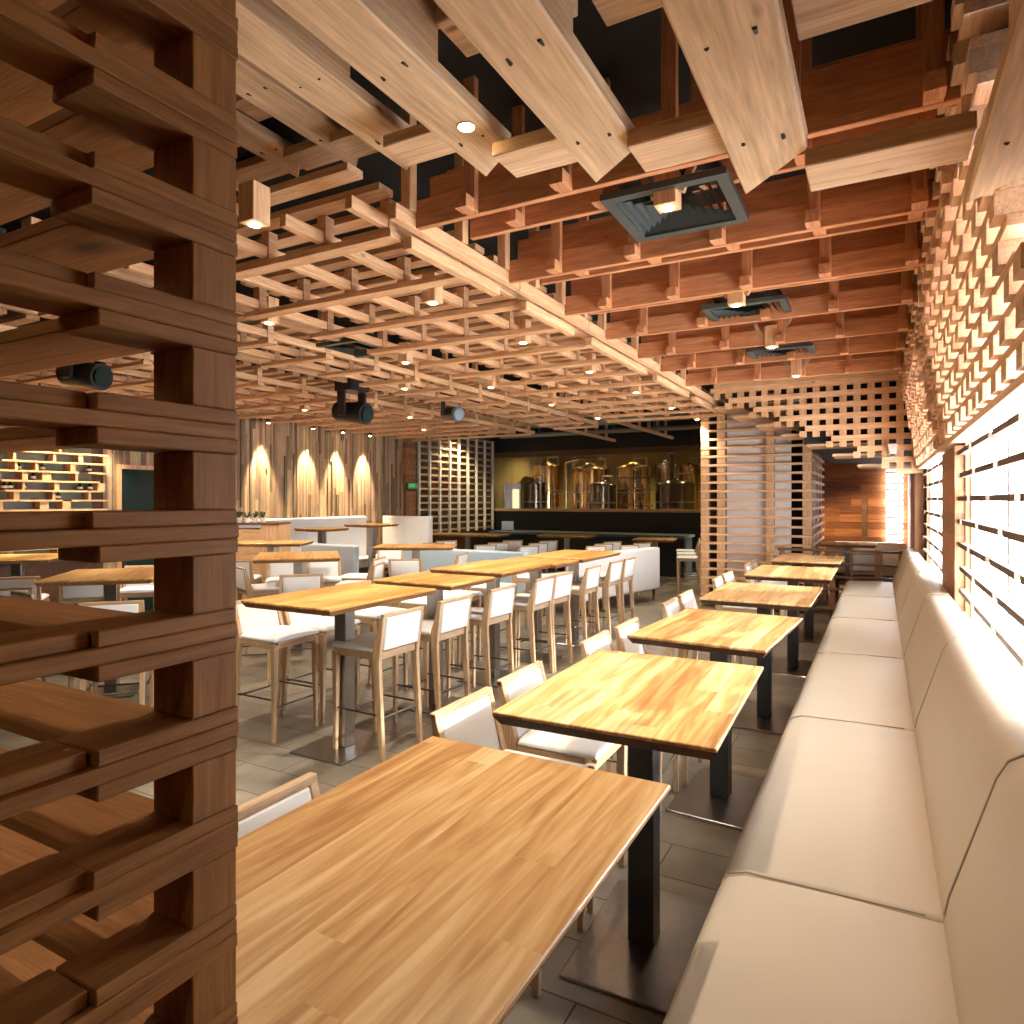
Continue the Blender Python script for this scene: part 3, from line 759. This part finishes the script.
booth('shade-greyed booth back at the inner hall, behind the brown table', [(-7.52, 7.3), (-6.5, 7.3)], 0.18, 1.06, 0.14, M['shadeboo'], 1, 'booths')
booth('daylight-tinted booth back behind the bar tables', [(-7.1, 9.15), (-4.75, 9.15)], 0.18, 0.9, 0.14, M['daylightboo'], 1, 'booths')
booth('white rounded booth end on dark legs beyond the last bar stools', [(-3.95, 8.95), (-3.35, 11.25)], 0.2, 0.9, 0.16, M['white'], 1, 'booths')
booth('tall white booth along the vertical-strip wall', [(-9.15, 7.4), (-9.15, 10.5)], 0.15, 1.38, 0.16, M['white'], -1, 'booths')
booth('cream return of the tall white booth', [(-9.2, 11.2), (-8.0, 11.2)], 0.15, 1.37, 0.16, M['white'], -1, 'booths')
booth('white booth in the passage behind the dark railing', [(-0.75, 13.6), (0.40, 13.6)], 0.15, 0.95, 0.16, M['white'], -1, 'booths')

# service cabinet with little plants
x, y = P(262, 9.9)
cb = thing('service_cabinet', 'wooden plank service cabinet between the timber screen and the tall white booth', 'cabinet', (x, y, 0), YAW)
MB().box(-0.75, 0.07, -0.25, 0.25, 0.0, 1.28).build('body', M['pineX'], cb)
MB().box(0.072, 0.34, -0.25, 0.25, 0.0, 1.34).build('end_panel', M['pineZ'], cb)
MB().box(-0.75, 0.34, -0.26, 0.26, 1.341, 1.37).build('top', M['walnut'], cb)
for i in range(4):
    x, y = P(239 + i * 8, 9.85)
    pt = thing('herb_pot', 'small dark potted herb on the service cabinet, %s from the timber screen' % ordinal(i), 'plant', (x, y, 1.371), 0, 'herb pots on the service cabinet')
    MB().lathe([(0.035, 0), (0.05, 0.07)], n=10).build('pot', M['whitepanel'], pt)
    lf = MB()
    for k in range(12):
        a = random.uniform(0, 2*PI); e = random.uniform(.4, 1.3)
        p1 = Vector((math.cos(a) * .09 * math.cos(e), math.sin(a) * .09 * math.cos(e), .06 + .11 * math.sin(e)))
        lf.bar((0, 0, .06), p1, .018, .004)
    lf.build('leaf', M['leaf'], pt)

# ------------------------------------------------------------------ bottle shelf on the left wall
sh = thing('bottle_shelf', 'wall shelf of staggered pine compartments with grey-green backs, beside the dark door', 'shelf', (XL, 4.2, 0)); sho = (XL, 4.2, 0)
MB().box(XL + 0.002, XL + 0.02, 2.4, 5.3, 0.9, 2.6).build('back_panel', M['green'], sh, sho)
nrow = 13
for r in range(nrow + 1):
    z = 0.95 + r * 0.122
    s = MB(); y = 2.4 + random.uniform(0, .3)
    while y < 5.3:
        L_ = random.uniform(.45, 1.2); s.box(XL + 0.021, XL + 0.2, y, min(y + L_, 5.42), z, z + 0.022); y += L_ + random.choice([0, 0, .12])
    s.build('shelf_board', M['pineY'], sh, sho)
    if r < nrow:
        y = 2.5 + random.uniform(0, .4)
        while y < 5.35:
            MB().box(XL + 0.021, XL + 0.19, y, y + random.choice([.03, .06, .1]), z + 0.022, z + 0.122).build('divider', M['pineZ'], sh, sho); y += random.uniform(.22, .62)
bpos = [(18, 470), (23, 486), (4, 491), (10, 491), (33, 481), (42, 472), (80, 490), (58, 499), (90, 487), (89, 468)]
for i, (px, py) in enumerate(bpos):
    r_ = (px - 512) / FPX; X = XL + 0.12
    Y = -X * (CS + SN * r_) / (SN - CS * r_)
    d_ = -X * SN + Y * CS; z = CAMZ - (py + 3 - 500) * d_ / FPX
    rr = round((z - 0.95 - 0.022) / 0.122); z = 0.95 + rr * 0.122 + 0.0225
    b = thing('bottle', 'dark bottle with pale label in the wall shelf, %s listed upward from the screen side' % ordinal(i), 'bottle', (X, Y, z), 0, 'bottles in the wall shelf')
    MB().lathe([(.03, 0), (.032, .005), (.032, .06), (.012, .082), (.011, .098)], n=12).build('glass', M['bottle'], b)
    MB().lathe([(.0328, .018), (.0328, .05)], n=12).build('label', M['label'], b)

# grid screen at the far end of the left wall and block column
gs = thing('grid_screen', 'tall pale grid of thin bars with dark cells beside the brewery window', 'screen', (XL, 14.2, 0)); go = (XL, 14.2, 0)
y = 12.55; 
while y < 16.0:
    MB().box(XL + 0.10, XL + 0.16, y, y + 0.05, 0.9, 3.3).build('upright', M['whitepanel'], gs, go); y += 0.42
z = 0.95
while z < 3.3:
    MB().box(XL + 0.05, XL + 0.13, 12.55, 16.0, z, z + 0.045).build('bar', M['oakY'], gs, go); z += 0.165
MB().box(XL + 0.002, XL + 0.02, 12.5, 16.05, 0.0, 3.4).build('back_panel', M['walnut'], gs, go)
cm = MB(); z = 0
while z < 3.4:
    cm.box(XL + 0.002, XL + 0.12, 12.12, 12.48, z, z + 0.11); z += 0.12
struct('trim_5', cm, M['redwood'])
sg = thing('exit_sign', 'small green exit sign on the block column by the grid screen', 'sign', (XL + 0.12, 12.3, 2.02))
MB().box(0.001, 0.03, -0.18, 0.18, -0.07, 0.07).build('housing', M['black'], sg)
MB().box(0.031, 0.034, -0.165, 0.165, -0.058, 0.058).build('green_face', M['signgreen'], sg)
tc_ = bpy.data.curves.new('lettering', 'FONT'); tc_.body = 'EXIT'; tc_.size = 0.1; tc_.align_x = 'CENTER'; tc_.align_y = 'CENTER'; tc_.extrude = 0.001
to_ = bpy.data.objects.new('lettering', tc_); COL.objects.link(to_); to_.parent = sg; to_.location = (0.036, 0, 0); to_.rotation_euler = (R90, 0, R90)
dg_ = bpy.context.evaluated_depsgraph_get()
me_ = bpy.data.meshes.new_from_object(to_.evaluated_get(dg_)); mw_ = (to_.location.copy(), to_.rotation_euler.copy())
bpy.data.objects.remove(to_); me_.materials.clear(); me_.materials.append(M['whitepanel'])
to_ = bpy.data.objects.new('lettering', me_); COL.objects.link(to_); to_.parent = sg; to_.location, to_.rotation_euler = mw_

# ------------------------------------------------------------------ brewery behind the window
def tank(label, px0, px1, ytop, d_, leg=0.0, mat='chrome', dome=True, zb=0.9):
    pc = (px0 + px1) / 2; x, y = P(pc, d_); r = (px1 - px0) / 2 * d_ / FPX; zt = CAMZ + (500 - ytop) * d_ / FPX
    t = thing('brewing_tank', label, 'tank', (x, y, 0), 0, 'brewing tanks')
    prof = [(r, zb), (r, zt - r * 0.25)]
    MB().lathe(prof, n=32).build('vessel', M[mat], t)
    MB().lathe([(r * 1.02, zt - r * .25 + .001), (r * 1.02, zt - r * .2), (r * .75, zt - r * .08), (r * .3, zt), (r * .28, zt + .04)], n=32).build('lid', M[mat], t)
    MB().lathe([(r * 1.015, zb + (zt - zb) * .55), (r * 1.015, zb + (zt - zb) * .55 + .03)], n=32).build('hoop', M['steel'], t)
    for k in range(4):
        a = PI / 4 + k * R90
        MB().cyl((math.cos(a) * r * .8, math.sin(a) * r * .8, 0), (math.cos(a) * r * .8, math.sin(a) * r * .8, zb), .03).build('leg', M['steel'], t)
    MB().tube([(0, 0, zt + .04), (0, 0, zt + .16), (r * .8, 0, zt + .16), (r * .8, 0, zt - .1)], .022).build('pipe', M['steel'], t)
    return t
tank('tall brewing tank behind the first shade-darkened tank, next to the lit cabinet', 533, 562, 463, 20.3, mat='copper')
tank('short shade-darkened brewing tank next to the lit cabinet', 523, 547, 481, 19.3, mat='shadechrome')
tank('tall pipe-wrapped brewing tank in the middle of the row', 572, 610, 465, 19.7, mat='copper')
tank('short shade-darkened brewing tank in the middle with arched pipe', 589, 616, 482, 18.4, mat='shadechrome')
tank('tall bright brewing tank behind the ladder', 617, 650, 464, 19.0, mat='copper')
tank('wide short brewing tank nearest the slatted tower', 656, 694, 480, 17.7, mat='shadechrome')
tank('tall brewing tank at the back nearest the slatted tower', 655, 676, 462, 19.5)
tank('bright far brewing tank half hidden by the slatted tower', 679, 700, 464, 19.6, mat='copper')
x, y = P(513, 19.0)
cab = thing('control_cabinet', 'steel control cabinet with lit window at the start of the tank row', 'cabinet', (x, y, 0), YAW)
MB().box(-.25, .22, -.15, .15, 0.4, 2.16).build('body', M['steel'], cab)
MB().box(-.02, .17, -.165, -.151, 1.45, 2.0).build('lit_window', M['glow'], cab)
x, y = P(637, 17.95)
ld = thing('ladder', 'dark steel ladder and rail in front of the tall bright tank', 'ladder', (x, y, 0), YAW)
for sx in (-.09, .09): MB().cyl((sx, 0, 0.0), (sx, 0, 2.55), .025).build('rail', M['black'], ld)
for k in range(9): MB().cyl((-.09, 0, .3 + k * .27), (.09, 0, .3 + k * .27), .015).build('rung', M['black'], ld)
for zz in (1.55, 2.0, 2.3): MB().cyl((-.5, .1, zz), (.45, .1, zz), .018).build('guard_rail', M['black'], ld)
for i, (px, pts) in enumerate(((566, [(0, 0, .5), (0, 0, 2.75), (.35, .2, 2.85), (.9, .2, 2.85)]), (582, [(0, 0, .5), (0, 0, 2.5), (-.3, .1, 2.62), (-.3, .1, 2.9)]), (672, [(0, 0, 2.2), (0, 0, 2.9)]))):
    x, y = P(px, 18.8 if i < 2 else 17.3)
    pp = thing('brewery_pipe', ['bent steel pipe rising behind the short tanks', 'second bent steel pipe among the middle tanks', 'dark vent pipe above the wide short tank'][i], 'pipe', (x, y, 0))
    MB().tube(pts, .05).build('pipe', M['copper'] if i < 2 else M['black'], pp)
    MB().cyl(Vector(pts[-1]) - Vector((.0, 0, .03)), Vector(pts[-1]) + Vector((.0, 0, .03)), .07).build('flange', M['steel'], pp)
# counter in front
ct = thing('bar_counter', 'long blue-grey stone counter under the brewery window', 'counter', (-6.4, 14.9, 0)); co = (-6.4, 14.9, 0)
MB().box(-8.6, -3.75, 14.7, 15.4, 0, 0.86).build('body', M['darkwall'], ct, co)
MB().box(-8.65, -3.7, 14.55, 15.45, 0.861, 0.92).build('worktop', M['bluestone'], ct, co, .004)
x, y = P(455, 15.0)
sc_ = thing('till_screen', 'small pale screen standing at the end of the stone counter', 'screen', (-8.3, 14.95, 0.921), 0.4)
MB().box(-.12, .12, -.06, .06, 0, .02).build('base', M['black'], sc_); MB().box(-.15, .15, -.012, .012, .021, .24).build('panel', M['shadeboo'], sc_)

# ------------------------------------------------------------------ passage end: railing, table, chairs
rl = thing('low_railing', 'low dark timber railing closing the end of the banquette', 'railing', (-0.5, 10.35, 0)); rlo = (-0.5, 10.35, 0)
for z in (0.15, .45, .62, .80, .98):
    MB().box(-1.3, 0.30, 10.32, 10.39, z, z + .03).build('rail', M['walnut'], rl, rlo)
for x in (-1.28, -.62, -.06, .22):
    MB().box(x, x + .07, 10.40, 10.46, 0, 1.02).build('post', M['redwood'], rl, rlo)
table('small far table in the passage behind the dark railing', -0.45, 12.2, 0.8, 0.8, 1.0, 0, None, True, (.42, .42), 'table', 'edge2')
put(cs, -0.62, 12.74, PI, 'white chair behind the small table in the passage', 'passage chairs'); put(cs, -0.2, 11.55, 0.1, 'white chair before the small table in the passage', 'passage chairs')

# camera on the lattice panel
x = 0.02
sv = thing('security_camera', 'small white dome security camera on the square-hole panel', 'security camera', (0.13, YP - 0.002, 2.24))
MB().box(-.05, .05, -.03, 0, .0, .13).build('housing', M['whitepanel'], sv, (0,0,0), .008, 2)
MB().hexa([(-.03, -.13, -.0), (.03, -.13, -.0), (.05, -.031, .0), (-.05, -.031, .0)], [(-.055, -.12, .12), (.055, -.12, .12), (.055, -.031, .13), (-.055, -.031, .13)]).build('shroud', M['whitepanel'], sv, (0,0,0), .006, 2)
MB().cyl((0, -.09, -.02), (0, -.09, .0), .022, .03).build('lens', M['black'], sv)

# ------------------------------------------------------------------ vents, projector lamps
def vent(label, x, y, z, s, rz=0):
    t = thing('ceiling_vent', label, 'vent', (x, y, z), rz, 'ceiling vents')
    h = s / 2
    f = MB()
    f.box(-h, h, -h, -h + .05, 0, .03); f.box(-h, h, h - .05, h, 0, .03); f.box(-h, -h + .05, -h + .05, h - .05, 0, .03); f.box(h - .05, h, -h + .05, h - .05, 0, .03)
    f.build('frame', M['vent'], t)
    MB().box(-h + .05, h - .05, -h + .05, h - .05, .10, .12).build('back_plate', M['black'], t)
    b = MB()
    for k in range(6):
        a = (h - .045) * (1 - k / 6.0); e = (h - .045) * (1 - (k + 0.86) / 6.0)
        sc = e / a
        for (p, q) in (((-a, -a), (a, -a)), ((a, -a), (a, a)), ((a, a), (-a, a)), ((-a, a), (-a, -a))):
            b.add([(p[0], p[1], .008), (q[0], q[1], .008), (q[0]*sc, q[1]*sc, .045), (p[0]*sc, p[1]*sc, .045)], [(0, 1, 2, 3), (3, 2, 1, 0)])
    b.build('louvre', M['vent'], t)
    return t
ZV = CAMZ + 1.36
vent('grey-green square ceiling vent behind the lamp block, closest to the overhead planks', -0.84, 3.16, ZV, .56)
vent('grey-green square ceiling vent second along the reddish ceiling', -0.84, 5.15, ZV, .56)
vent('grey-green square ceiling vent third along the reddish ceiling', -0.80, 6.75, ZV, .56)
vent('pale-framed square vent in the dark gap beside the wide lattice', -4.25, 4.75, ZV + .02, .56)

def projector(label, px, py, d_, s=1.0, rz=0):
    x, y = P(px, d_); z = CAMZ + (500 - py) * d_ / FPX
    t = thing('moving_head_lamp', label, 'stage lamp', (x, y, z), YAW + rz, 'black moving head lamps')
    MB().box(-.16*s, .16*s, -.14*s, .14*s, .22*s, .36*s).build('base', M['black'], t, (0,0,0), .01)
    for sx in (-1, 1):
        MB().box(min(sx*.15, sx*.19)*s, max(sx*.15, sx*.19)*s, -.06*s, .06*s, -.08*s, .221*s).build('yoke_arm', M['black'], t, (0,0,0), .006)
    MB().cyl((-.02*s, .22*s, .0), (.02*s, -.22*s, -.06*s), .115*s, .13*s, 20).build('head', M['black'], t)
    MB().cyl((.02*s, -.222*s, -.06*s), (.022*s, -.25*s, -.064*s), .10*s, .10*s, 20).build('lens', M['glassdark'], t)
    MB().cyl((0, 0, .361*s), (0, 0, 3.74 - z), .02).build('hanging_rod', M['black'], t)
    return t
projector('black moving head stage lamp hanging before the vertical-strip wall', 352, 410, 8.2, 1.0, 1.0)
projector('black moving head stage lamp seen through the timber screen', 84, 372, 6.6, 1.0, 1.2)
projector('small black stage lamp in the ceiling gap near the brewery', 452, 412, 9.5, .8, .5)

# ------------------------------------------------------------------ downlights
def spot(x, y, z, power, size=1.9, blend=0.8, col=(1, .86, .68), rot=None, r=.03):
    l = bpy.data.lights.new('spot', 'SPOT'); l.energy = power; l.spot_size = size; l.spot_blend = blend; l.color = col; l.shadow_soft_size = r
    o = bpy.data.objects.new('spot_light', l); COL.objects.link(o); o.location = (x, y, z)
    if rot: o.rotation_euler = rot
    return o
DL = 'small lamps in the ceiling'
def block_lamp(label, x, y, z, power, struts=False):
    t = thing('lamp_block', label, 'ceiling lamp', (x, y, z), 0, DL)
    MB().box(-.05, .05, -.05, .05, 0, .18).build('block', M['pineZ'], t, (0,0,0), .003)
    MB().cyl((0, 0, -.004), (0, 0, -.001), .028, n=16).build('bulb', M['lamp'], t)
    if struts:
        for sx in (-1, 1): MB().bar((sx*.06, .0, .06), (sx*.17, .0, .28), .03, .03, (0, 1, 0)).build('strut', M['oakZ'], t)
    spot(x, y, z - .03, power)
PW = 80
for i, y in enumerate((2.17, 3.59, 4.85, 6.28, 7.75, 9.3, 10.8, 12.4, 14.0)):
    block_lamp('lit wooden lamp block in the wide lattice near its ridge side, %s from the camera' % ordinal(i), -2.55, y, ZL - .02, PW)
for i, y in enumerate((1.9, 3.43, 5.03, 6.6, 8.2, 9.9)):
    block_lamp('lit wooden lamp block at the dark-gap edge of the wide lattice, %s from the camera' % ordinal(i), -3.88, y, ZL - .02, PW)
for i, (x, y) in enumerate(((-.83, 2.96), (-.84, 4.66), (-.81, 6.09), (-.77, 7.62))):
    block_lamp('lit lamp block on two pale struts under the reddish ceiling, %s from the camera' % ordinal(i), x, y, CAMZ + 1.30, PW * 0.35, True)
for i, (x, y) in enumerate(((-6.9, 4.0), (-7.2, 7.0), (-7.3, 10.0), (-4.8, 6.2), (-7.6, 5.6), (-6.4, 8.4))):
    block_lamp('lit lamp block in the far lattice strips, %s from the camera' % ordinal(i), x, y, ZL - .02, PW * 1.8)
pl = thing('recessed_lamp', 'glowing round lamp set flush in the overhead plank', 'ceiling lamp', (-1.245, 1.95, zs[4]), 0, None)
MB().cyl((0, 0, -.004), (0, 0, -.0015), .028, n=20).build('bulb', M['lamp'], pl)
MB().lathe([(.028, -.003), (.034, -.003), (.034, -.0005)], n=20).build('ring', M['oakX'], pl)
spot(-1.245, 1.95, zs[4] - .03, PW)
for i, (x, y, zi) in enumerate(((-0.74, -1.2, 5), (-1.245, -0.6, 4), (-1.9, -1.3, 3), (-0.27, -0.9, 6))):  # unseen lamps added behind the camera to brighten the timber screen
    pl = thing('recessed_lamp', 'added fill lamp set in an overhead plank behind the camera, %s of four' % ordinal(i), 'ceiling lamp', (x, y, zs[zi]), 0, None)
    MB().cyl((0, 0, -.004), (0, 0, -.0015), .028, n=20).build('bulb', M['lamp'], pl)
    spot(x, y, zs[zi] - .03, 5, 2.6)
# pipes and duct in the dark void before the brewery window
for i, (yy, zz, r_) in enumerate(((12.2, 3.25, .06), (13.0, 3.35, .10), (13.9, 3.2, .05))):
    pp = thing('ceiling_pipe', ['slim grey pipe', 'thick grey duct', 'thin pale pipe'][i] + ' crossing the dark ceiling before the brewery window', 'pipe', (-5.5, yy, zz))
    MB().cyl((-2.4, 0, 0), (2.3, 0, 0), r_).build('pipe', M['corr'], pp)
    for k in range(6): MB().box(-2.3 + k * .9, -2.27 + k * .9, -.015, .015, r_ - .01, 3.74 - zz).build('hanger', M['rod'], pp)
# wall washers on the strip wall
for i, y in enumerate((8.13, 9.17, 9.96, 10.75)):
    t = thing('wall_washer', 'small wall-washing lamp above the bright streak, %s along the vertical-strip wall' % ordinal(i), 'ceiling lamp', (XL + .24, y, 3.02), 0, 'wall washers over the vertical-strip wall')
    MB().cyl((0, 0, 0), (0, 0, .12), .04, n=14).build('can', M['black'], t)
    MB().cyl((0, 0, -.004), (0, 0, -.001), .03, n=14).build('bulb', M['lamp'], t)
    spot(XL + .24, y, 3.0, 420, .78, .7, (1, .8, .5), (0, math.radians(7), 0))
for i, y in enumerate((3.4, 4.4, 5.2)):  # lamps added to brighten the bottle shelf
    t = thing('shelf_fill_lamp', 'added black lamp brightening the bottle shelf, %s from the screen side' % ordinal(i), 'ceiling lamp', (XL + .5, y, 2.98), 0, 'added lamps over the bottle shelf')
    MB().cyl((0, 0, 0), (0, 0, .7), .035, n=14).build('can', M['black'], t)
    MB().cyl((0, 0, -.004), (0, 0, -.001), .028, n=14).build('bulb', M['lamp'], t)
    spot(XL + .5, y, 2.95, 160, 1.3, .8, (1, .84, .55), (0, math.radians(16), 0))
t = thing('screen_fill_lamp', 'added black lamp brightening the pale grid of bars', 'ceiling lamp', (XL + .7, 14.0, 3.3), 0, None)  # extra lamp added to lift the grid screen
MB().cyl((0, 0, 0), (0, 0, .4), .04, n=14).build('can', M['black'], t)
MB().cyl((0, 0, -.004), (0, 0, -.001), .03, n=14).build('bulb', M['lamp'], t)
spot(XL + .7, 14.0, 3.27, 150, 2.2, .8, (1, .85, .55), (0, math.radians(20), 0))
# brewery lamps
for x in (-8.4, -6.9, -5.4, -4.2):
    spot(x, 18.0, 3.5, 90, 2.4, .6, (1, .78, .30))
for x in (-1.6, -0.3):
    spot(x, 14.3, 2.38, 110, 2.2, .6, (1, .75, .45))

# ------------------------------------------------------------------ daylight
sun = bpy.data.lights.new('sun', 'SUN'); sun.energy = 7; sun.angle = math.radians(2.5); sun.color = (1, .95, .88)
so_ = bpy.data.objects.new('sun', sun); COL.objects.link(so_)
dirv = Vector((-0.83, -0.30, -0.42)).normalized()
so_.rotation_euler = dirv.to_track_quat('-Z', 'Y').to_euler()
w = bpy.data.worlds.new('world'); SC.world = w; w.use_nodes = True
bg = w.node_tree.nodes['Background']; bg.inputs['Color'].default_value = (0.86, 0.92, 1.0, 1); bg.inputs['Strength'].default_value = 1.0

# ------------------------------------------------------------------ camera and view
cam = bpy.data.cameras.new('camera'); cam.sensor_width = 36; cam.lens = FPX / 1024 * 36
cam.shift_y = -12 / 1024
cam.clip_start = 0.02
co_ = bpy.data.objects.new('camera', cam); COL.objects.link(co_)
co_.location = (0, 0, CAMZ); co_.rotation_euler = (R90, 0, YAW)
SC.camera = co_
SC.view_settings.view_transform = 'Standard'; SC.view_settings.look = 'None'
SC.view_settings.exposure = 0.68; SC.view_settings.gamma = 1.0
SC.view_settings.use_curve_mapping = False
SC.cycles.max_bounces = 8; SC.cycles.diffuse_bounces = 5; SC.cycles.glossy_bounces = 3; SC.cycles.transparent_max_bounces = 8
SC.cycles.sample_clamp_indirect = 6.0
